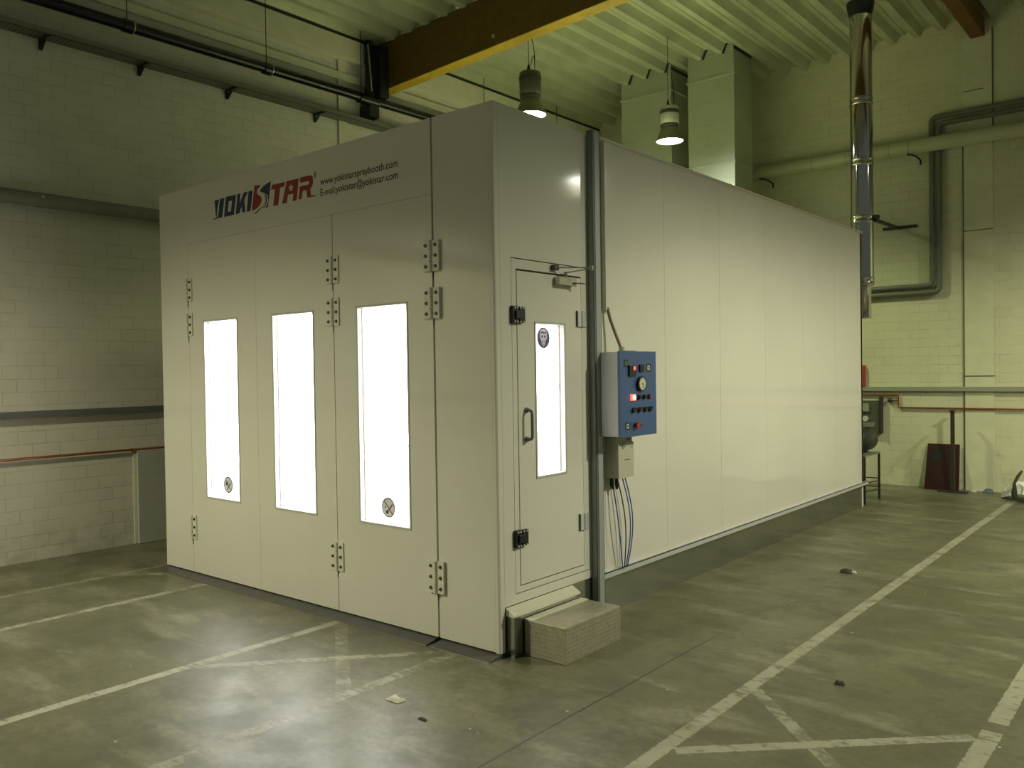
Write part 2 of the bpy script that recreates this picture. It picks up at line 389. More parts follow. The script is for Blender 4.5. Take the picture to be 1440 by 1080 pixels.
# ------------------------------------------------------------------ roof beams
mb = MB(); x0, x1 = XL, 10
def zb(x): return 5.55 + .045*(x-XL)
y0, y1 = 3.80, 3.97
t = thing('roof_beam', (0, (y0+y1)/2, 5.5), 'deep ochre beam crossing under the ribbed ceiling, coloured shade-dark at the side, lit yellow underneath', 'beam')
pr = [Vector((x0, y0, zb(x0))), Vector((x0, y1, zb(x0))), Vector((x0, y1, deckz(x0)+.02)), Vector((x0, y0, deckz(x0)+.02))]
q1 = [Vector((x1, y0, zb(x1))), Vector((x1, y1, zb(x1))), Vector((x1, y1, deckz(x1)+.02)), Vector((x1, y0, deckz(x1)+.02))]
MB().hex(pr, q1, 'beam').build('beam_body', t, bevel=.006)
MB().hex([p+Vector((0, d, -.012 if k < 2 else 0)) for k, (p, d) in enumerate(((pr[0], -.006), (pr[1], .006), (pr[1], .006), (pr[0], -.006)))], [p+Vector((0, d, -.012 if k < 2 else 0)) for k, (p, d) in enumerate(((q1[0], -.006), (q1[1], .006), (q1[1], .006), (q1[0], -.006)))], 'beam_lit').build('lit_underside', t, label='beam underside coloured yellow as lit')  # thin strip carrying the lit underside of the beam as a brighter colour
MB().tube([(-3.24, 3.80, 5.75), (-3.24, 3.775, 5.75)], .022, 'silver', 10).build('bolt', t)
o = MB().box(.80, .97, 4.0, YB-.001, 6.21, 6.44, 'beam2').build('roof_joist', bevel=.004)
tag(o, 'rust-brown joist ending at the back wall under the ceiling, upper right', 'beam')

# ------------------------------------------------------------------ spray booth
W, L, H = 4.03, 6.95, 3.40
B = thing('spray_booth', (-2.0, 3.5, 0), 'large cream vehicle spray booth with three lit windows in its folding doors', 'spray booth')
def face_panel(name, x0, x1, z0, z1, hole=None, y0=0, y1=.05, parent=None, mat='panel', bevel=.002):
    mb = MB()
    if hole:
        a, b, c, d = hole
        mb.box(x0, a, y0, y1, z0, z1, mat).box(b, x1, y0, y1, z0, z1, mat).box(a, b, y0, y1, z0, c, mat).box(a, b, y0, y1, d, z1, mat)
    else: mb.box(x0, x1, y0, y1, z0, z1, mat)
    return mb.build(name, parent)
def side_panel(name, y0, y1, z0, z1, hole=None, x0=-.05, x1=0, parent=None, mat='panel'):
    mb = MB()
    if hole:
        a, b, c, d = hole
        mb.box(x0, x1, y0, a, z0, z1, mat).box(x0, x1, b, y1, z0, z1, mat).box(x0, x1, a, b, z0, c, mat).box(x0, x1, a, b, d, z1, mat)
    else: mb.box(x0, x1, y0, y1, z0, z1, mat)
    return mb.build(name, parent)
ZB = .034
face_panel('front_panel', -W, -3.556, ZB, H, parent=B)
face_panel('header_panel', -3.5545, -.532, 2.9118, H, parent=B)
face_panel('front_panel', -.515, -.035, ZB, H, parent=B)
# corner posts with a rounded outer edge
cp = [(-.034, 0), (-.012, -.0), (-.004, .004), (0, .012), (0, .05), (-.034, .05)]
MB().prism([(a, b, .028) for a, b in cp], (0, 0, H-.028), 'panel').build('corner_post', B)
# dark strips added behind the door gaps to block light from inside
mb = MB()
for (a, b, c, d) in ((-3.57, -3.54, ZB, 2.93), (-2.545, -2.52, ZB, 2.93), (-1.565, -1.535, ZB, 2.93), (-.545, -.505, ZB, 2.93), (-3.57, -.50, 2.90, 2.93), (-.545, -.52, 2.9, H)):
    mb.box(a, b, .03, .075, c, d, 'gasket')
mb.build('gap_backing', B)
mb = MB().box(-W, 0, .052, .07, .0, .06, 'gasket')
mb.build('sill_seal', B)

def window(parent, x0, x1, z0, z1, name='window_frame'):
    """pale frame, white reveal and recessed pane of a front-door window"""
    f = .012
    mb = MB().box(x0-f, x1+f, -.004, .002, z0-f, z0, 'frame').box(x0-f, x1+f, -.004, .002, z1, z1+f, 'frame')
    mb.box(x0-f, x0, -.004, .002, z0, z1, 'frame').box(x1, x1+f, -.004, .002, z0, z1, 'frame')
    t_ = .004
    mb.box(x0, x0+t_, -.002, .05, z0, z1, 'reveal').box(x1-t_, x1, -.002, .05, z0, z1, 'reveal').box(x0, x1, -.002, .05, z0, z0+t_, 'reveal').box(x0, x1, -.002, .05, z1-t_, z1, 'reveal')
    # thin bead round the pane
    g_ = .008
    mb.box(x0, x1, .036, .046, z0, z0+g_, 'frame').box(x0, x1, .036, .046, z1-g_, z1, 'frame').box(x0, x0+g_, .036, .046, z0, z1, 'frame').box(x1-g_, x1, .036, .046, z0, z1, 'frame')
    mb.build(name, parent)
    MB().box(x0+.004, x1-.004, .042, .045, z0+.004, z1-.004, 'glass').build('window_pane', parent)

def leaf(x0, x1, wx0, wx1, wz0=.715, wz1=2.222):
    p = face_panel('door_leaf', x0, x1, ZB, 2.910, hole=(wx0, wx1, wz0, wz1), parent=B)
    window(p, wx0, wx1, wz0, wz1)
    return p
leaves = [leaf(-3.5535, -2.533, -3.31, -2.81), leaf(-2.531, -1.552, -2.305, -1.795), leaf(-1.545, -.532, -1.285, -.78)]

def hinge(parent, cx, z0, z1, left=True, right=True, out=.0):
    mb = MB()
    hw = .072
    if left: mb.box(cx-hw, cx-.012, -.010-out, 0, z0, z1, 'hinge')
    if right: mb.box(cx+.012, cx+hw, -.010-out, 0, z0, z1, 'hinge')
    for (a, b) in ((0, .30), (.315, .70), (.715, 1)):
        mb.tube([(cx, -.012-out, z0+(z1-z0)*a), (cx, -.012-out, z0+(z1-z0)*b)], .014, 'hinge', 12)
    mb.box(cx-.004, cx+.004, -.004, 0, z0-.05, z0, 'gasket')
    h = mb.build('hinge', parent, bevel=.002)
    for s in (-1, 1):
        if (s < 0 and not left) or (s > 0 and not right): continue
        for k in (.16, .5, .84):
            z = z0+(z1-z0)*k; x = cx+s*.044
            MB().tube([(x, -.010-out, z), (x, -.020-out, z)], [.012, .009], 'bolt', 10).build('bolt', parent)
for (z0, z1) in ((2.41, 2.61), (2.105, 2.305), (.325, .535)):
    hinge(leaves[0], -3.562, z0, z1, left=False); hinge(leaves[2], -1.550, z0, z1); hinge(leaves[2], -.525, z0, z1, out=.012)

# stickers on the panes
def disc(mb, c, r, mat, ax='y', off=0, n=28, sx=1):
    pts = []
    for k in range(n):
        a, b = r*cos(2*pi*k/n)*sx, r*sin(2*pi*k/n)
        pts.append((c[0]+a, c[1]-off, c[2]+b) if ax == 'y' else (c[0]+off, c[1]+a, c[2]+b))
    mb.poly(pts, mat)
def stroke(mb, c, p, q, wd, mat, off):
    d = Vector((q[0]-p[0], q[1]-p[1])).normalized(); nx, nz = -d.y*wd/2, d.x*wd/2
    mb.poly([(c[0]+a, c[1]-off, c[2]+b) for a, b in ((p[0]-nx, p[1]-nz), (p[0]+nx, p[1]+nz), (q[0]+nx, q[1]+nz), (q[0]-nx, q[1]-nz))], mat)
def sticker_smoke(parent, c, ring, slash):
    mb = MB(); disc(mb, c, .070, ring, off=.0005); disc(mb, c, .060, 'stickw', off=.0010)
    stroke(mb, c, (-.040, .046), (.042, -.044), .009, slash, .0015)
    stroke(mb, c, (-.006, -.028), (.044, .026), .010, 'stickk', .0012)
    stroke(mb, c, (-.030, .030), (-.012, .016), .008, 'stickk', .0012); stroke(mb, c, (-.024, .008), (-.036, -.004), .008, 'stickk', .0012)
    disc(mb, (c[0]-.012, c[1], c[2]-.032), .014, 'stickk', off=.0013, n=12)
    mb.build('warning_sticker', parent, label='round grey and red no-smoking sticker')
def sticker_flame(parent, c):
    mb = MB(); disc(mb, c, .070, 'stickg', off=.0005); disc(mb, c, .058, 'stickw', off=.0010)
    mb.poly([(c[0]+a, c[1]-.0013, c[2]+b) for a, b in ((-.034, -.012), (-.038, .008), (-.026, .022), (-.022, .042), (-.008, .024), (.002, .004), (-.014, -.006), (-.024, -.002))], 'stickk')
    stroke(mb, c, (-.034, .030), (.036, -.042), .009, 'stickg', .0014)
    stroke(mb, c, (-.022, -.042), (.038, .020), .011, 'stickk', .0012)
    mb.build('warning_sticker', parent, label='round grey no-open-flame sticker')
sticker_smoke(leaves[2], (-1.04, .041, .826), 'stickr', 'stickr'); sticker_flame(leaves[0], (-3.05, .041, .832))

# logo and address printed on the header
LOGO = {
'Yl': ('b', [(-3.104, 3.23), (-3.037, 3.231), (-3.033, 3.223), (-3.062, 3.152), (-3.073, 3.084), (-3.084, 3.085)]),
'Yr': ('b', [(-3.018, 3.233), (-2.95, 3.232), (-2.99, 3.076), (-3.058, 3.074), (-3.135, 3.071), (-3.115, 3.081), (-3.054, 3.085)]),
'K': ('b', [(-2.757, 3.234), (-2.713, 3.233), (-2.73, 3.156), (-2.663, 3.234), (-2.608, 3.232), (-2.658, 3.174), (-2.649, 3.075), (-2.691, 3.075), (-2.702, 3.128), (-2.735, 3.075), (-2.789, 3.074)]),
'I': ('b', [(-2.598, 3.233), (-2.538, 3.231), (-2.576, 3.072), (-2.63, 3.074)]),
'Sr': ('r', [(-2.511, 3.268), (-2.42, 3.256), (-2.447, 3.243), (-2.475, 3.226), (-2.483, 3.208), (-2.47, 3.19), (-2.43, 3.169), (-2.417, 3.14), (-2.432, 3.111), (-2.466, 3.09), (-2.508, 3.076), (-2.558, 3.073)]),
'Sb': ('b', [(-2.289, 3.267), (-2.336, 3.070), (-2.372, 3.072), (-2.345, 3.095), (-2.331, 3.124), (-2.336, 3.155), (-2.355, 3.175), (-2.388, 3.192), (-2.428, 3.203), (-2.442, 3.213), (-2.414, 3.232), (-2.366, 3.252)]),
'Sa': ('b', [(-2.395, 3.191), (-2.362, 3.171), (-2.348, 3.149), (-2.349, 3.123), (-2.363, 3.098), (-2.389, 3.074), (-2.409, 3.075), (-2.380, 3.096), (-2.366, 3.12), (-2.365, 3.147), (-2.376, 3.173)]),
'St': ('b', [(-2.407, 3.090), (-2.419, 3.080), (-2.454, 3.060), (-2.506, 3.040), (-2.519, 3.045), (-2.481, 3.061), (-2.433, 3.080)]),
'T': ('r', [(-2.279, 3.235), (-2.104, 3.232), (-2.122, 3.197), (-2.169, 3.199), (-2.199, 3.069), (-2.265, 3.069), (-2.237, 3.199), (-2.288, 3.197)]),
'A': ('r', [(-2.085, 3.234), (-1.932, 3.233), (-1.962, 3.072), (-2.013, 3.072), (-2.004, 3.127), (-2.071, 3.130), (-2.089, 3.070), (-2.15, 3.071), (-2.124, 3.132)]),
'R': ('r', [(-1.914, 3.235), (-1.805, 3.234), (-1.775, 3.230), (-1.761, 3.215), (-1.758, 3.178), (-1.769, 3.147), (-1.79, 3.136), (-1.789, 3.085), (-1.713, 3.074), (-1.751, 3.070), (-1.831, 3.072), (-1.841, 3.129), (-1.880, 3.133), (-1.888, 3.125), (-1.901, 3.073), (-1.938, 3.073), (-1.922, 3.170), (-1.825, 3.168), (-1.808, 3.172), (-1.807, 3.194), (-1.918, 3.196)]),
}
mb = MB()
for k, (c, pts) in LOGO.items(): mb.prism([(a, -.0006, b) for a, b in pts], (0, .001, 0), 'logob' if c == 'b' else 'logor')
# O as a slanted frame
oo = [(-2.927, 3.236), (-2.777, 3.233), (-2.814, 3.074), (-2.963, 3.074)]; oi = [(-2.888, 3.193), (-2.838, 3.193), (-2.858, 3.109), (-2.905, 3.108)]
for i in range(4):
    j = (i+1) % 4
    mb.prism([(p[0], -.0006, p[1]) for p in (oo[i], oo[j], oi[j], oi[i])], (0, .001, 0), 'logob')
st = []
for k in range(10):
    rr = .034 if k % 2 == 0 else .014; a = pi/2+k*pi/5; st.append((-2.030+rr*cos(a)*1.05, -.0012, 3.176+rr*sin(a)))
mb.poly(st, 'star')
mb.build('logo_decal', B, label='slanted navy and red maker lettering')
def text_mesh(txt, x0, x1, zbase, zh, mat, name, y=-.0008, bold=0):
    cu = bpy.data.curves.new(name, 'FONT'); cu.body = txt; cu.size = 1; cu.offset = bold; cu.resolution_u = 4
    ob = bpy.data.objects.new(name, cu); COL.objects.link(ob)
    dg = bpy.context.evaluated_depsgraph_get(); me = bpy.data.meshes.new_from_object(ob.evaluated_get(dg))
    bpy.data.objects.remove(ob)
    xs = [v.co.x for v in me.vertices]; a, b = min(xs), max(xs); sx = (x1-x0)/(b-a)
    m = MB(); m.add([(x0+(v.co.x-a)*sx, y, zbase+v.co.y*zh) for v in me.vertices], [tuple(p.vertices) for p in me.polygons], mat)
    return m.build(name, B)
text_mesh('www.yokistarspraybooth.com', -1.674, -.842, 3.140, .072, 'ink', 'web_address', bold=.012)
text_mesh('E-mail:yokistar@yokistar.com', -1.674, -.840, 3.062, .072, 'ink', 'mail_address', bold=.012)
text_mesh('®', -1.752, -1.712, 3.205, .062, 'green', 'registered_mark', bold=.015)

# side with the personnel door
PZ = .305
side_panel('side_panel', .052, 1.175, PZ, H, hole=(.155, .985, .362, 2.468), parent=B)
side_panel('door_frame', .162, .979, .368, 2.462, hole=(.205, .911, .405, 2.401), parent=B, x1=-.002)
mb = MB()
for (a, b, c, d) in ((.150, .160, .36, 2.47), (.980, .990, .36, 2.47), (.15, .99, .358, .368), (.15, .99, 2.462, 2.472), (.203, .213, .40, 2.40), (.897, .907, .40, 2.40), (.2, .91, .404, .416), (.2, .91, 2.388, 2.402)):
    mb.box(-.045, -.02, a, b, c, d, 'gasket')
mb.build('gap_backing', B)  # backing strips added at the side door gaps to keep booth light in
D = side_panel('personnel_door', .212, .904, .413, 2.389, hole=(.395, .705, 1.075, 2.065), parent=B, x1=.000)
f = .012
mb = MB()
ya, yb_, za, zc = .395, .705, 1.075, 2.065
mb.box(-.002, .004, ya-f, yb_+f, za-f, za, 'frame').box(-.002, .004, ya-f, yb_+f, zc, zc+f, 'frame').box(-.002, .004, ya-f, ya, za, zc, 'frame').box(-.002, .004, yb_, yb_+f, za, zc, 'frame')
mb.box(-.05, .002, ya, ya+.004, za, zc, 'reveal').box(-.05, .002, yb_-.004, yb_, za, zc, 'reveal').box(-.05, .002, ya, yb_, za, za+.004, 'reveal').box(-.05, .002, ya, yb_, zc-.004, zc, 'reveal')
mb.box(-.046, -.036, ya, ya+.008, za, zc, 'frame').box(-.046, -.036, yb_-.008, yb_, za, zc, 'frame').box(-.046, -.036, ya, yb_, za, za+.008, 'frame').box(-.046, -.036, ya, yb_, zc-.008, zc, 'frame')
mb.build('window_frame', D)
MB().box(-.045, -.042, ya+.004, yb_-.004, za+.004, zc-.004, 'glass').build('window_pane', D)
mb = MB(); c = (-.041, .53, 1.975)
disc(mb, c, .070, 'stickp', 'x', .0005); 
def pyz(pts, mat, off): mb.poly([(c[0]+off, c[1]+a, c[2]+b) for a, b in pts], mat)
pyz([(-.040, .030), (-.030, .052), (0, .060), (.030, .052), (.040, .030), (.038, .0), (.022, -.022), (.020, -.045), (.0, -.058), (-.020, -.045), (-.022, -.022), (-.038, .0)], 'sticklav', .001)
pyz([(-.030, .026), (-.028, .038), (-.008, .042), (.008, .036), (.028, .040), (.030, .026), (0, .030)], 'stickp', .0015)
for s in (-1, 1): disc(mb, (c[0], c[1]+s*.015, c[2]+.008), .009, 'stickp', 'x', .0015, 12)
disc(mb, (c[0], c[1], c[2]-.034), .015, 'stickp', 'x', .0014, 14); disc(mb, (c[0], c[1], c[2]-.034), .011, 'sticklav', 'x', .0018, 14)
mb.build('warning_sticker', D, label='round violet wear-a-respirator sticker')
# bow handle
hp = [(0, .285, 1.325), (.03, .285, 1.325)] + arc((.03, .285, 1.345), .02, -pi/2, 0, 4, ((1, 0, 0), (0, 0, 1)))[1:] + arc((.03, .285, 1.49), .02, 0, pi/2, 4, ((1, 0, 0), (0, 0, 1))) + [(0, .285, 1.51)]
MB().tube(hp, .010, 'hgrey', 12).tube([(0, .285, 1.325), (.012, .285, 1.325)], .018, 'hgrey').tube([(0, .285, 1.51), (.012, .285, 1.51)], .018, 'hgrey').build('door_handle', D)
for (z0, z1) in ((2.055, 2.165), (.655, .765)):
    mb = MB().box(0, .022, .142, .202, z0, z1, 'black').box(0, .026, .205, .262, z0+.006, z1-.004, 'black').box(.02, .034, .165, .235, z0+.03, z1-.03, 'black')
    for yy in (.160, .185, .215, .245):
        for zz in (z0+.012, z1-.012): mb.tube([(.02, yy, zz), (.029, yy, zz)], .0055, 'whiteS', 8)
    mb.build('door_latch', D, bevel=.003, label='black door latch with bright screws')
for (z0, z1) in ((2.055, 2.165), (.655, .77)):
    mb = MB().box(0, .012, .852, .896, z0, z1, 'postlight').box(0, .008, .912, .958, z0, z1, 'postlight')
    for (a, b) in ((0, .22), (.26, .48), (.52, .74), (.78, 1)): mb.tube([(.010, .904, z0+(z1-z0)*a), (.010, .904, z0+(z1-z0)*b)], .010, 'postlight', 10)
    mb.box(0, .013, .846, .853, z0, z1, 'bolt')
    mb.build('door_hinge', D, bevel=.002)
# door closer: body on the door, two-piece arm to a bracket on the frame
mb = MB().box(0, .045, .60, .80, 2.325, 2.378, 'silver').tube([(.022, .70, 2.37), (.022, .70, 2.415)], .012, 'silver').box(0, .03, .57, .62, 2.42, 2.455, 'bolt')
mb.bar((.022, .70, 2.41), (.18, .775, 2.43), .022, .006, 'silver').bar((.02, .60, 2.437), (.18, .775, 2.437), .016, .008, 'silver')
mb.tube([(.18, .775, 2.42), (.18, .775, 2.45)], .014, 'silver').bar((.045, .76, 2.345), (.09, .83, 2.34), .02, .006, 'bolt')
mb.build('door_closer', D, bevel=.002)

# long side wall of joined panels, cap, rail and base
ys = [1.178, 2.06, 3.03, 4.01, 4.99, 5.97, 6.949]
for i in range(6): side_panel('side_panel', ys[i]+.0012, ys[i+1]-.0012, PZ, H, parent=B)
mb = MB().box(-.06, .012, 1.09, L+.01, H-.004, H+.010, 'panel').box(-.004, .004, 1.09, L, H-.016, H-.012, 'panel').build('roof_cap', B)
for yy in (1.9, 2.55, 3.3, 4.1, 4.9, 5.7, 6.5): MB().tube([(-.012, yy, H+.008), (-.012, yy, H+.022)], .010, 'bolt', 8).build('cap_screw', B)
MB().box(-.03, .030, 1.10, L+.10, .272, .278, 'postlight').box(.026, .032, 1.10, L+.10, .272, .312, 'postlight').box(-.001, .032, 1.10, L+.10, .306, .312, 'postlight').build('base_rail', B)
MB().box(-.06, -.004, .055, L-.01, 0, .304, 'galv').build('base_plinth', B)
# shell: back and far side walls, roof, inner floor, lining, ceiling lights
MB().box(-W, 0, L-.05, L, 0, H, 'panel').build('rear_panel', B)
MB().box(-W, -W+.05, .051, L-.051, 0, H, 'panel').build('far_side_panel', B)
MB().box(-W+.001, -.001, .051, L-.051, 3.33, 3.38, 'panel').build('roof_panel', B)
MB().box(-W+.06, -.062, .08, L-.06, .02, .30, 'inner').build('booth_floor', B)
MB().box(-W+.06, -.06, .08, L-.06, 3.02, 3.05, 'inner').build('booth_ceiling', B)
mb = MB()
for yy in (.30, 1.40, 2.5, 3.6, 4.7, 5.8):
    for xx in (-3.75, -2.6, -1.45): mb.box(xx, xx+1.05, yy, yy+.95, 2.99, 3.018, 'glow')
mb.build('ceiling_light', B)
MB().box(-W+.052, -W+.062, .3, L-.3, .9, 2.6, 'glow').build('wall_light', B)

# sloped ramp plates under the doors
def ramp(x0, x1, label):
    mb = MB().prism([(x0, .045, 0), (x0, -.105, 0), (x0, -.102, .005), (x0, .0, .024), (x0, .045, .024)], (x1-x0, 0, 0), 'ramp')
    return tag(mb.build('ramp_plate'), label, 'ramp')
ramp(-W+.0, -.545, 'long dark grey sloped metal sill under the folding doors')
ramp(-.505, -.002, 'short dark grey metal sill under the front panel beside the steps')

# ------------------------------------------------------------------ steps
t = thing('entry_platform', (.03, .42, 0), 'low platform with cream top and dark metal side against the booth base', 'step')
MB().box(.002, .062, .062, .76, 0, .250, 'galv').build('platform_body', t)
MB().prism([(.001, .056, .300), (.068, .056, .262), (.068, .056, .250), (.001, .056, .250)], (0, .70, 0), 'tape').build('platform_top', t)
t = thing('step_box', (.22, .47, 0), 'silver chequer-plate step box with a cream strip on top', 'step')
MB().box(.071, .385, .150, .755, 0, .222, 'checker').build('step_body', t, bevel=.003)
MB().box(.071, .135, .150, .755, .2225, .226, 'tape').build('top_strip', t)

# ------------------------------------------------------------------ steel post, cable duct, control cabinet, junction box
t = thing('steel_post', (.03, 1.04, 0), 'tall grey steel post standing against the booth beside the personnel door', 'post')
MB().box(.002, .052, .992, .998, 0, 3.42, 'steel').box(.046, .052, .992, 1.082, 0, 3.42, 'steel').box(.002, .052, 1.076, 1.082, 0, 3.42, 'steel').build('post_body', t, bevel=.002)
MB().box(.0525, .0565, 1.010, 1.066, 0, 3.42, 'stripc').build('face_strip', t)
tag(MB().box(.001, .035, 1.165, 1.225, 2.18, 3.380, 'panel').build('cable_duct', bevel=.002), 'narrow cream cable duct running down beside the grey post', 'duct')
pts = [(.03, 1.19, 2.20), (.045, 1.20, 2.12), (.07, 1.225, 2.02), (.10, 1.24, 1.93), (.115, 1.24, 1.88)]
tag(MB().tube(pts, .012, 'cable', 10).tube([(.115, 1.24, 1.885), (.115, 1.24, 1.92)], .022, 'cbox').build('supply_cable'), 'olive cable hanging from the duct into the control cabinet', 'cable')

t = thing('control_cabinet', (.13, 1.29, 1.29), 'blue-fronted control cabinet with gauge, red light and switches on the booth side', 'control panel')
MB().box(.058, .198, 1.05, 1.535, 1.29, 1.88, 'boxw').build('enclosure', t, bevel=.004)
D2 = MB().box(.199, .216, 1.045, 1.54, 1.285, 1.885, 'blue').build('cabinet_door', t, bevel=.003)
MB().box(.13, .17, 1.22, 1.34, 1.881, 1.89, 'bolt').build('top_vent', t)
def fy(u): return 1.045 + u*.495
def fz(v): return 1.885 - v*.60
X0 = .217
def knobpart(name, u, v, wd, ht, dp, mat, parent=D2, label=None):
    m_ = MB().box(X0, X0+dp, fy(u)-wd/2, fy(u)+wd/2, fz(v)-ht/2, fz(v)+ht/2, mat)
    return m_.build(name, parent, bevel=.0015, label=label)
def sign(u, v, w_, h_, c1):
    m_ = MB().box(X0-.001, X0+.001, fy(u)-w_/2, fy(u)+w_/2, fz(v)-h_/2, fz(v)+h_/2, 'black').box(X0, X0+.0016, fy(u)-w_*.3, fy(u)+w_*.3, fz(v)-h_*.32, fz(v)+h_*.32, c1)
    m_.box(X0, X0+.0022, fy(u)-w_*.14, fy(u)+w_*.14, fz(v)-h_*.14, fz(v)+h_*.14, 'blue'); m_.build('label_plate', D2)
sign(.17, .14, .048, .052, 'green'); sign(.19, .87, .050, .052, 'yellow'); sign(.78, .195, .058, .056, 'yellow')
m_ = MB().box(X0, X0+.012, fy(.32)-.045, fy(.32)+.042, fz(.225)-.040, fz(.225)+.036, 'black')
m_.box(X0+.012, X0+.0135, fy(.33)-.012, fy(.33)+.036, fz(.20)-.016, fz(.20)+.018, 'red').box(X0+.0135, X0+.0145, fy(.355)-.008, fy(.355)+.008, fz(.20)-.012, fz(.20)+.012, 'redlit')
m_.build('temperature_display', D2, label='black display with a lit red digit')
knobpart('timer', .57, .20, .055, .052, .012, 'black')
gc = (X0, fy(.545), fz(.385))
m_ = MB(); ring = []
m_.tube([gc, (X0+.02, gc[1], gc[2])], .053, 'black', 28)
disc(m_, (X0+.0205, gc[1], gc[2]), .043, 'gface', 'x', 0); disc(m_, (X0+.0215, gc[1], gc[2]), .007, 'bolt', 'x', 0, 12)
m_.bar((X0+.0215, gc[1], gc[2]), (X0+.0215, gc[1]+.010, gc[2]-.034), .004, .001, 'bolt')
for k in range(9):
    a = pi*1.25 - k*pi*1.5/8; m_.bar((X0+.021, gc[1]+.034*cos(a), gc[2]+.034*sin(a)), (X0+.021, gc[1]+.040*cos(a), gc[2]+.040*sin(a)), .003, .001, 'bolt')
m_.build('pressure_gauge', D2, label='round gauge with pale face and black rim')
m_ = MB().box(X0, X0+.012, fy(.33)-.028, fy(.33)+.026, fz(.54)-.022, fz(.54)+.022, 'redlit').tube([(X0+.012, fy(.33), fz(.54)), (X0+.02, fy(.33), fz(.54))], .015, 'redhot', 16)
m_.build('indicator_light', D2, label='glowing red indicator')
for u in (.50, .64, .78):
    MB().tube([(X0, fy(u), fz(.54)), (X0+.010, fy(u), fz(.54))], .019, 'bolt', 14).tube([(X0+.010, fy(u), fz(.54)), (X0+.018, fy(u), fz(.54))], .013, 'red' if u == .78 else 'black', 14).build('push_button', D2)
for u in (.34, .50, .66, .80):
    MB().tube([(X0, fy(u), fz(.69)), (X0+.010, fy(u), fz(.69))], .019, 'black', 14).bar((X0+.016, fy(u)-.018, fz(.69)-.009), (X0+.016, fy(u)+.018, fz(.69)+.011), .012, .012, 'black', (1, 0, 0)).build('rotary_switch', D2)
MB().tube([(X0, fy(.40), fz(.87)), (X0+.014, fy(.40), fz(.87))], .016, 'black', 16).tube([(X0+.014, fy(.40), fz(.87)), (X0+.028, fy(.40), fz(.87))], .024, 'red', 18).build('emergency_stop', D2, label='red emergency stop button')
MB().tube([(X0, fy(.52), fz(.875)), (X0+.01, fy(.52), fz(.875))], .011, 'black', 12).build('lock', D2)

t = thing('junction_box', (.06, 1.27, .985), 'small cream box under the blue control cabinet', 'junction box')
MB().box(.002, .108, 1.172, 1.372, .985, 1.272, 'cbox').build('enclosure', t, bevel=.003)
m_ = MB().box(.109, .119, 1.170, 1.374, .983, 1.235, 'cbox').box(.1185, .1195, 1.25, 1.325, 1.108, 1.114, 'bolt').box(.1185, .1195, 1.33, 1.36, 1.195, 1.201, 'bolt')
m_.build('lid', t, bevel=.003)
m_ = MB(); m_.tube([(.125, 1.235+.014*cos(a*pi/6), 1.215+.016*sin(a*pi/6)) for a in range(13)], .003, 'silver', 8); m_.build('key_ring', t)
MB().box(.112, .118, 1.30, 1.345, 1.248, 1.262, 'bolt').build('hinge_clip', t)
for yy, xx in ((1.215, .03), (1.235, .06)): 
    MB().tube([(xx, yy, .984), (xx, yy, .93), (xx, yy+.004, .90)], [.012, .014, .008], 'black', 10).build('cable_gland', t)
def cabl(y0, x0, y1, x1, bow, mat, lab):
    pts = []
    for k in range(13):
        a = k/12; pts.append((x0+(x1-x0)*a+.02*sin(pi*a), y0+(y1-y0)*a+bow*sin(pi*a), .985-(.985-.315)*a))
    tag(MB().tube(pts, .0045, mat, 8).build('air_hose'), lab, 'hose')
cabl(1.215, .03, 1.330, .040, -.012, 'bluecable', 'blue hose under the junction box, nearest the grey post')
cabl(1.255, .05, 1.345, .046, .030, 'darkcable', 'dark blue hose second from the grey post')
cabl(1.290, .07, 1.355, .052, .055, 'bluecable', 'blue hose third from the grey post')
cabl(1.325, .07, 1.368, .056, .060, 'bluecable', 'blue hose farthest from the grey post')

# ------------------------------------------------------------------ hall lamps
def make_lamp(x, y, zr, ztop, label, dark=False, cable_top=6.3, loop=True):
    t = thing('high_bay_lamp', (x, y, zr), label, 'lamp', 'hanging high-bay lamps')
    hb = 'lamp_shaded' if dark else 'lampbody'  # unlit near side of the first lamp is put into its body colour
    zc = zr+.225
    MB().lathe(x, y, [(.0, ztop+.004), (.115, ztop), (.128, ztop-.012), (.128, zc+.01), (.09, zc), (.0, zc)], hb).build('ballast_housing', t)
    MB().lathe(x, y, [(.130, ztop-.05), (.133, ztop-.055), (.133, ztop-.095), (.130, ztop-.10)], 'lampband').build('housing_band', t)
    MB().lathe(x, y, [(.122, zc+.01), (.122, zc-.03), (.105, zc-.035), (.105, zc-.04)], 'lampband').build('neck_band', t)
    MB().lathe(x, y, [(.100, zc-.025), (.112, zc-.05), (.150, zc-.13), (.180, zr+.02), (.188, zr), (.183, zr), (.175, zr+.02), (.140, zc-.13), (.100, zc-.055), (.0, zc-.05)], 'lampdark', 40).build('reflector', t)
    MB().lathe(x, y, [(0, zr-.014), (.09, zr-.010), (.176, zr+.008)], 'glowlamp', 40).build('lens', t, label='glowing white lens')
    m_ = MB().tube([(x-.02, y, ztop), (x-.02, y, ztop+.10)], [.035, .010], 'black', 10).tube([(x-.02, y, ztop+.08), (x-.02, y, cable_top)], .004, 'black', 6)
    if loop:
        pts = [(x+.07, y, ztop), (x+.068, y, ztop+.12), (x+.06, y, ztop+.19), (x+.035, y, ztop+.17), (x+.01, y, ztop+.08)]
        m_.tube(pts, .004, 'black', 6).tube([(x+.07, y, ztop), (x+.072, y, ztop+.2), (x+.045, y, ztop+.35), (x+.03, y, min(cable_top, ztop+.5))], .005, 'black', 6)
    m_.build('suspension_cable', t)
    return t
make_lamp(-2.82, 3.95, 4.76, 5.26, 'shade-darkened high-bay lamp hanging from the ochre beam over the booth corner', True, 5.645)
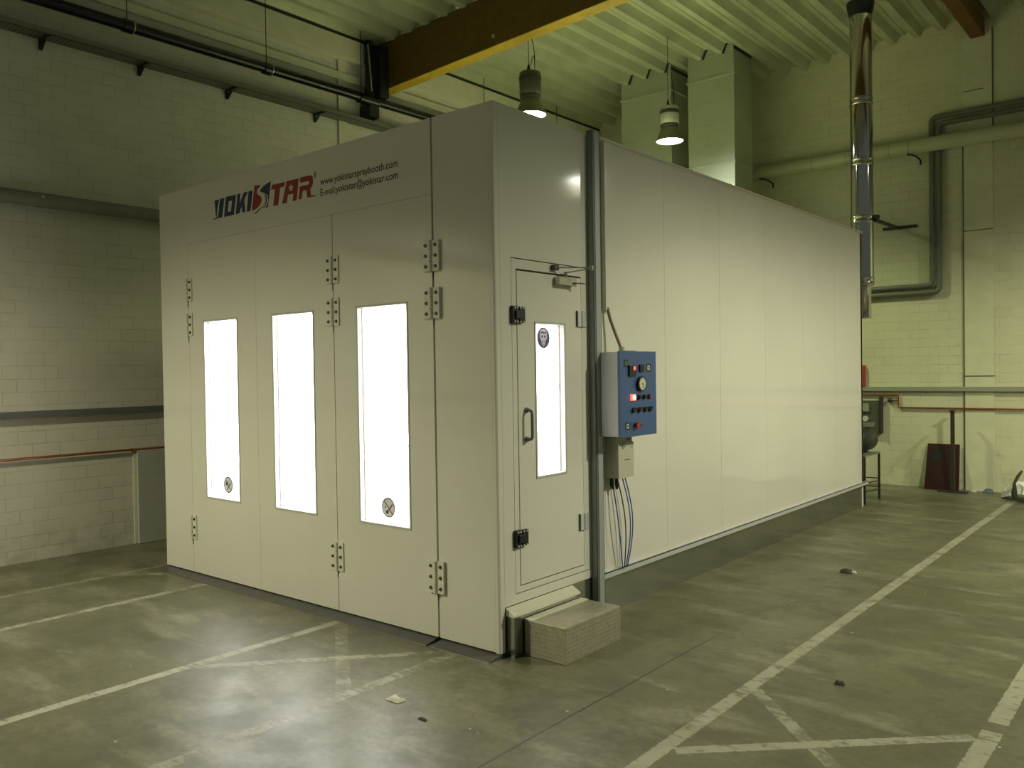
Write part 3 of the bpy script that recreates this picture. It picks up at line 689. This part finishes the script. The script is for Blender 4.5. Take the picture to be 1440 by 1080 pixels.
make_lamp(-2.36, 6.43, 4.86, 5.33, 'grey high-bay lamp with shining lens hanging in front of the metal ducts', False, 6.29)
make_lamp(4.20, 6.90, 4.70, 5.18, 'high-bay lamp over the open aisle, right of the picture', False, 6.55)

# ------------------------------------------------------------------ galvanised ducts behind the booth
def duct(x0, x1, y0, y1, label):
    t = thing('air_duct', ((x0+x1)/2, (y0+y1)/2, 0), label, 'duct', 'square air ducts behind the booth')
    MB().box(x0, x1, y0, y1, 0, 6.50, 'duct').build('duct_body', t)
    for z in (5.98, 4.72, 3.50):
        m_ = MB().box(x0-.02, x1+.02, y0-.02, y1+.02, z-.012, z+.012, 'duct'); m_.build('duct_flange', t)
    for z in (5.62, 5.3, 4.98, 4.30): MB().bar((x0+.04, y0-.002, z), (x1-.04, y0-.002, z), .006, .008, 'duct').build('stiffening_rib', t)
    return t
d1 = duct(-3.83, -2.95, 7.55, 8.05, 'left galvanised square duct rising to the ceiling behind the grey lamp')
d2 = duct(-2.65, -1.92, 7.52, 8.12, 'right galvanised square duct rising to the ceiling, nearer the flue')
for (x0, x1, y0, t) in ((-3.83, -2.95, 7.55, d1), (-2.65, -1.92, 7.52, d2)):
    x = XL
    while x < 1:
        if x+.075 > x0 and x+.13 < x1+.05: MB().bar((x+.075, y0-.012, deckz(x)-.01), (x+.128, y0-.012, deckz(x)+.112), .03, .022, 'black', (0, 1, 0)).bar((x+.128, y0-.012, deckz(x)+.108), (x+.16, y0-.012, deckz(x)+.116), .02, .018, 'black', (0, 1, 0)).build('ceiling_seal', t)
        x += pitch
    m_ = MB().bar((x1+.012, y0-.01, deckz(x1)+.03), (x1+.012, y0+.56, deckz(x1)+.03), .02, .03, 'black')
    m_.build('ceiling_seal', t)

# ------------------------------------------------------------------ flue
cx, cy = -.10, 7.32
t = thing('exhaust_flue', (cx, cy, 2.36), 'polished round steel flue rising behind the far corner of the booth', 'flue')
MB().lathe(cx, cy, [(.130, 2.78), (.134, 2.80), (.134, 6.45)], 'chrome', 40).build('flue_pipe', t)
MB().lathe(cx-.0, cy, [(.0, 2.36), (.098, 2.36), (.100, 2.38), (.100, 2.79), (.13, 2.79)], 'chrome', 32).build('condensate_section', t)
for z in (5.12, 4.35, 3.62, 2.83):
    MB().lathe(cx, cy, [(.134, z-.045), (.142, z-.038), (.142, z-.026), (.135, z-.018), (.135, z+.018), (.142, z+.026), (.142, z+.038), (.134, z+.045)], 'chrome', 40).build('joint_band', t)
m_ = MB().lathe(cx, cy, [(.135, 6.20), (.165, 6.33), (.165, 6.38)], 'black', 30); m_.build('ceiling_collar', t)
m_ = MB().bar((cx+.13, cy, 3.64), (cx+.19, cy+.05, 3.64), .05, .05, 'darksteel').bar((cx+.15, cy+.02, 3.60), (-.16, YB-.01, 3.74), .04, .04, 'darksteel').bar((.10, YB-.02, 3.74), (-.36, YB-.02, 3.74), .03, .04, 'darksteel')
m_.build('wall_bracket', t)

# ------------------------------------------------------------------ pipes on the walls
def ring(m_, p, ax, r, wd, mat, n=20):
    a = Vector(p); d = Vector(ax)
    m_.tube([a-d*wd/2, a+d*wd/2], r, mat, n)
t = thing('black_pipe', (-5.18, 0, 5.30), 'thick black pipe hung on rods along the top of the left wall', 'pipe')
px, pz = -5.18, 5.345
MB().tube([(px, -9.4, pz-.03), (px, 9.1, pz+.03)], .058, 'blackpipe', 20).build('pipe_run', t)
for yy in (-1.2, .30, 1.95, 3.38, 5.80, 7.65):
    m_ = MB(); ring(m_, (px, yy, pz), (0, 1, 0), .068, .09, 'blackpipe'); ring(m_, (px, yy+.055, pz), (0, 1, 0), .069, .010, 'silver'); m_.build('pipe_clamp', t)
    MB().tube([(px, yy, pz+.06), (px, yy, deckz(px)+.05)], .0055, 'black', 6).build('hanger_rod', t)
m_ = MB().tube([(px, 3.52, pz), (px, 3.52, 6.12)], .058, 'blackpipe', 16); ring(m_, (px, 3.52, 5.46), (0, 0, 1), .068, .06, 'blackpipe'); ring(m_, (px, 3.52, pz), (0, 1, 0), .070, .26, 'blackpipe'); m_.build('branch_pipe', t)
MB().box(XL+.002, px+.03, 3.50, 3.66, 5.13, 5.29, 'black').build('support_bracket', t)
MB().tube([(px+.07, 3.50, 5.45), (px+.075, 3.47, 5.75), (px+.05, 3.46, 6.05)], .010, 'pipegrey', 8).build('grey_conduit', t)

tag(MB().box(XL+.002, XL+.26, 3.64, 3.795, 5.42, 6.09, 'black').build('beam_bracket', bevel=.004), 'black steel bracket under the left end of the ochre beam', 'bracket')
t = thing('cable_tray', (-5.26, 0, 5.0), 'perforated cable tray on brackets below the black pipe', 'cable tray')
MB().box(XL+.012, XL+.20, -9.4, 9.1, 5.03, 5.035, 'tray').box(XL+.197, XL+.20, -9.4, 9.1, 5.03, 5.085, 'tray').box(XL+.01, XL+.013, -9.4, 9.1, 5.03, 5.085, 'tray').build('tray_channel', t)
for yy in (-1.45, -.47, .50, 1.53, 2.76, 3.9, 5.0, 6.1):
    m_ = MB().bar((XL+.001, yy, 5.02), (XL+.20, yy, 5.02), .03, .02, 'black').bar((XL+.009, yy, 5.02), (XL+.009, yy, 4.93), .03, .012, 'black', (1, 0, 0)).bar((XL+.016, yy, 4.935), (XL+.10, yy, 5.005), .03, .012, 'black')
    m_.build('tray_bracket', t)

def longpipe(name, path, r, mat, label, cat='pipe', n=18, group=None):
    return tag(MB().tube(path, r, mat, n).build(name), label, cat, group)
t = thing('heating_pipe', (-5.27, 0, 3.4), 'grey lagged pipe running along the middle of the left wall', 'pipe')
MB().tube([(-5.235, -9.4, 3.455), (-5.235, 9.05, 3.455)], .070, 'pipegrey', 20).build('pipe_run', t)
m_ = MB(); ring(m_, (-5.235, -.55, 3.455), (0, 1, 0), .073, .03, 'pipegrey'); m_.box(-5.165, -5.155, -.56, -.545, 3.47, 3.485, 'whiteS'); m_.build('pipe_clamp', t)
tag(MB().box(XL+.001, XL+.055, -9.4, 9.1, 1.385, 1.445, 'trunk').build('cable_trunking', bevel=.003), 'slate grey trunking strip along the left wall', 'trunking')
t = thing('copper_pipe', (XL+.03, 0, .97), 'thin copper pipe along the lower left wall', 'pipe')
MB().tube([(XL+.03, -9.4, .995), (XL+.03, 6, .995)], .012, 'copper', 12).build('pipe_run', t)
for yy in (-1.6, .33): MB().box(XL+.001, XL+.04, yy-.01, yy+.01, .98, 1.01, 'copper').build('pipe_clip', t)
m_ = MB().box(XL+.001, XL+.045, .375, 1.75, .002, .972, 'board')
tag(m_.build('wall_board', bevel=.002), 'pale grey board standing against the left wall beside the booth', 'board')
tag(MB().box(XL+.001, XL+.012, .345, .372, .004, .965, 'concrete').build('edge_batten'), 'thin pale upright strip on the left edge of the grey board', 'strip')

# back wall
t = thing('large_cream_pipe', (0, 8.94, 4.7), 'large cream-green pipe running across the top of the back wall', 'pipe')
MB().tube([(-5.2, 8.93, 4.815), (9.9, 8.93, 4.835)], .100, 'pipecream', 24).build('pipe_run', t)
m_ = MB()
for xx in (-1.3, -.80, -.20, .06): ring(m_, (xx, 8.93, 4.82), (1, 0, 0), .102, .006, 'pipedark')
m_.build('pipe_seam', t)
for xx in (-2.05, .12):
    MB().tube([(xx-.08, 8.86, 4.715), (xx-.02, 8.87, 4.705), (xx+.02, 8.95, 4.69), (xx+.035, YB-.015, 4.66), (xx+.035, YB-.015, 4.60)], .012, 'black', 8).build('pipe_hook', t)
def bend_path(xv, zt, zb_, y, r=.07):
    p = [(9.9, y, zt)] + arc((xv+r, y, zt-r), r, pi/2, pi, 6, ((1, 0, 0), (0, 0, 1))) + arc((xv-r, y, zb_+r), r, 0, -pi/2, 6, ((1, 0, 0), (0, 0, 1))) + [(-4, y, zb_)]
    return p
yy = YB-.075
longpipe('heating_pipe', bend_path(.315, 5.215, 2.87, yy), .036, 'pipedark', 'outer dark green-grey pipe stepping down the back wall, topmost of the pair', group='twin heating pipes on the back wall')
longpipe('heating_pipe', bend_path(.405, 5.115, 2.775, yy), .036, 'pipedark', 'inner dark green-grey pipe stepping down the back wall, lower of the pair', group='twin heating pipes on the back wall')
tag(MB().box(-5.2, 9.9, YB-.055, YB-.001, 1.375, 1.44, 'trunkb').build('cable_trunking', bevel=.003), 'grey trunking strip across the back wall', 'trunking')
t = thing('copper_pipe', (-.15, YB-.04, 1.1), 'thin copper pipe with a step and tap across the back wall', 'pipe')
y_ = YB-.03
MB().tube([(-3, y_, 1.315), (-.165, y_, 1.315), (-.155, y_, 1.305), (-.155, y_, 1.145), (-.145, y_, 1.135), (9.8, y_, 1.135)], .013, 'copper', 12).build('pipe_run', t)
m_ = MB().tube([(-.155, y_, 1.235), (-.28, y_, 1.235)], .010, 'darksteel', 10); ring(m_, (-.28, y_, 1.24), (1, 0, 0), .028, .05, 'darksteel'); m_.tube([(-.30, y_, 1.235), (-.355, y_-.02, 1.20)], .006, 'pipegrey', 8); m_.build('drain_tap', t)
t = thing('electrical_box', (-.62, YB-.06, .76), 'olive-grey electrical board on the back wall behind the booth corner', 'electrical box')
MB().box(-1.05, -.385, YB-.10, YB-.002, .775, 1.235, 'cabinet').build('box_body', t, bevel=.004)
MB().box(-1.0, -.55, YB-.135, YB-.101, 1.075, 1.19, 'trunkb').build('breaker_cover', t, bevel=.003)
MB().box(-.405, -.38, YB-.12, YB-.003, .76, 1.29, 'darksteel').build('side_rail', t)
m_ = MB().tube([(-.60, YB-.10, .97), (-.60, YB-.14, .97)], .04, 'boxw', 14).tube([(-.76, YB-.10, .97), (-.76, YB-.14, .97)], .04, 'black', 14); m_.build('socket', t)
tag(MB().box(-1.0, -.625, YB-.075, YB-.002, 1.445, 1.76, 'redthing').build('red_case', bevel=.005), 'red case standing on the back wall trunking at the booth edge', 'case')

# compressor and stand
t = thing('metal_stand', (-.28, 7.4, 0), 'dark thin-legged metal stand behind the booth corner', 'stand')
for (xx, yy) in ((-.03, 7.10), (-.03, 7.70), (-.52, 7.10), (-.52, 7.70)): MB().box(xx-.012, xx+.012, yy-.012, yy+.012, 0, .60, 'darksteel').build('leg', t)
MB().box(-.535, -.015, 7.085, 7.715, .60, .618, 'pipegrey').build('top_frame', t)
m_ = MB()
for z in (.16, .27): m_.bar((-.03, 7.1, z), (-.03, 7.7, z-.03), .012, .012, 'darksteel').bar((-.52, 7.1, z), (-.03, 7.1, z), .012, .012, 'darksteel').bar((-.52, 7.7, z), (-.03, 7.7, z), .012, .012, 'darksteel')
m_.build('cross_bars', t)
t = thing('compressor', (-.27, 7.42, .618), 'black compressor tank with coiled hose standing on the metal stand', 'compressor')
MB().tube([(-.20, 7.12, .79), (-.20, 7.15, .79), (-.20, 7.69, .79), (-.20, 7.72, .79)], [.10, .165, .165, .10], 'tank', 24).build('tank', t)
MB().box(-.40, -.14, 7.20, 7.30, .618, .66, 'darksteel').box(-.40, -.14, 7.52, 7.62, .618, .66, 'darksteel').build('tank_feet', t)
m_ = MB()
for k in range(3): m_.tube([(-.18+.14*cos(a*pi/8), 7.50+.16*sin(a*pi/8), .972+.018*k) for a in range(17)], .007, 'pipegrey', 8)
m_.build('hose_coil', t)
tag(MB().box(-.88, -.80, 8.55, 8.63, 0, .95, 'darksteel').build('dark_post'), 'dark upright post seen through the metal stand', 'post')

# leaning sheet and T stand
def quadprism(q, off, mat, name, label, cat): return tag(MB().prism(q, off, mat).build(name), label, cat)
t = thing('maroon_sheet', (.48, 8.93, 0), 'maroon metal sheet with a black patch leaning on the back wall', 'sheet')
MB().prism([(.215, 8.93, .004), (.655, 8.93, .004), (.640, 9.085, .635), (.232, 9.085, .635)], (0, .012, -.003), 'maroon').build('sheet_body', t)
MB().prism([(.27, 9.0262, .40), (.43, 9.0262, .40), (.43, 9.0604, .54), (.28, 9.0604, .54)], (0, -.0015, 0), 'black').build('dark_patch', t)
t = thing('t_stand', (.61, 8.80, 0), 'dark T-shaped steel stand in front of the maroon sheet', 'stand')
MB().box(.588, .636, 8.78, 8.82, .02, 1.115, 'darksteel').build('upright', t, bevel=.002)
MB().box(.43, .79, 8.74, 8.86, 0, .02, 'darksteel').build('base_plate', t)
MB().box(.585, .64, 8.70, 8.90, 1.115, 1.13, 'darksteel').build('top_plate', t)

# crumpled sheeting at the right edge
bm = bmesh.new(); NX, NY = 26, 16
random.seed(11)
def hgt(u, v):
    base = min(1, u*4.5+.02)*max(0, 1-abs(v-.5)*1.7)
    return .52*base**.8*(.72+.28*sin(u*9+v*5)) + .035*sin(u*31+v*12)*base + .03*sin(v*27-u*8)*base
m_ = MB(); vs = []
for i in range(NX):
    for j in range(NY):
        u, v = i/(NX-1), j/(NY-1)
        ww = .15 + .75*min(1, u*3)
        jit = (random.random()-.5)*.035
        vs.append((1.22+u*1.25+jit, 8.66+(v-.5)*ww*1.0-.18*u+jit, .006+max(0, hgt(u, v)+jit*.6*(1 if 0 < v < 1 else 0))))
m_.add(vs, [(i*NY+j, (i+1)*NY+j, (i+1)*NY+j+1, i*NY+j+1) for i in range(NX-1) for j in range(NY-1)], 'sheet')
bm.free()
t = thing('crumpled_sheeting', (1.8, 8.55, 0), 'crumpled white sheeting heaped on the floor at the right edge', 'sheeting')
m_.build('sheet_heap', t)
m_ = MB().tube([(1.50, 8.34, .40), (1.46, 8.30, .33), (1.43, 8.26, .25), (1.43, 8.24, .12), (1.44, 8.24, .06)], [.012, .02, .016, .035, .03], 'strap', 8); m_.build('dark_strap', t)
def rag(name, x, y, sx, sy, h, mat, label, cat, seed=1):
    random.seed(seed); m_ = MB(); n = 7; vs = []
    for i in range(n):
        for j in range(n):
            e = min(i, n-1-i, j, n-1-j)
            vs.append((x+(i/(n-1)-.5)*sx+(random.random()-.5)*sx*.08, y+(j/(n-1)-.5)*sy+(random.random()-.5)*sy*.08, .003+(h*random.uniform(.4, 1) if e else 0)))
    m_.add(vs, [(i*n+j, (i+1)*n+j, (i+1)*n+j+1, i*n+j+1) for i in range(n-1) for j in range(n-1)], mat, True)
    return tag(m_.build(name), label, cat)
rag('rag', 1.00, 9.02, .14, .08, .055, 'bluerag', 'small slate-blue rag on the floor at the back wall pilaster', 'rag', 2)
tag(MB().box(.80, .87, 8.93, 8.99, 0, .035, 'paper').build('white_block', bevel=.004), 'small white block on the floor right of the T stand', 'block')
rag('crumpled_wrapper', -.03, -.83, .10, .06, .018, 'paper', 'clear-white crumpled wrapper on the floor in front of the near door leaf', 'litter', 3)
rag('dark_scrap', .27, -.92, .055, .018, .010, 'leaf', 'thin dark scrap on the shiny patch of floor at the bottom', 'litter', 4)
rag('dry_leaf', 1.76, .83, .055, .03, .018, 'leaf', 'dark leaf scrap lying between the parking lines', 'litter', 5)
rag('debris', .95, 3.42, .10, .08, .03, 'leaf', 'dark debris beside the floor crack in the aisle', 'litter', 6)
rag('white_chip', 1.01, 3.42, .04, .03, .025, 'paper', 'white chip beside the dark debris by the floor crack', 'litter', 7)
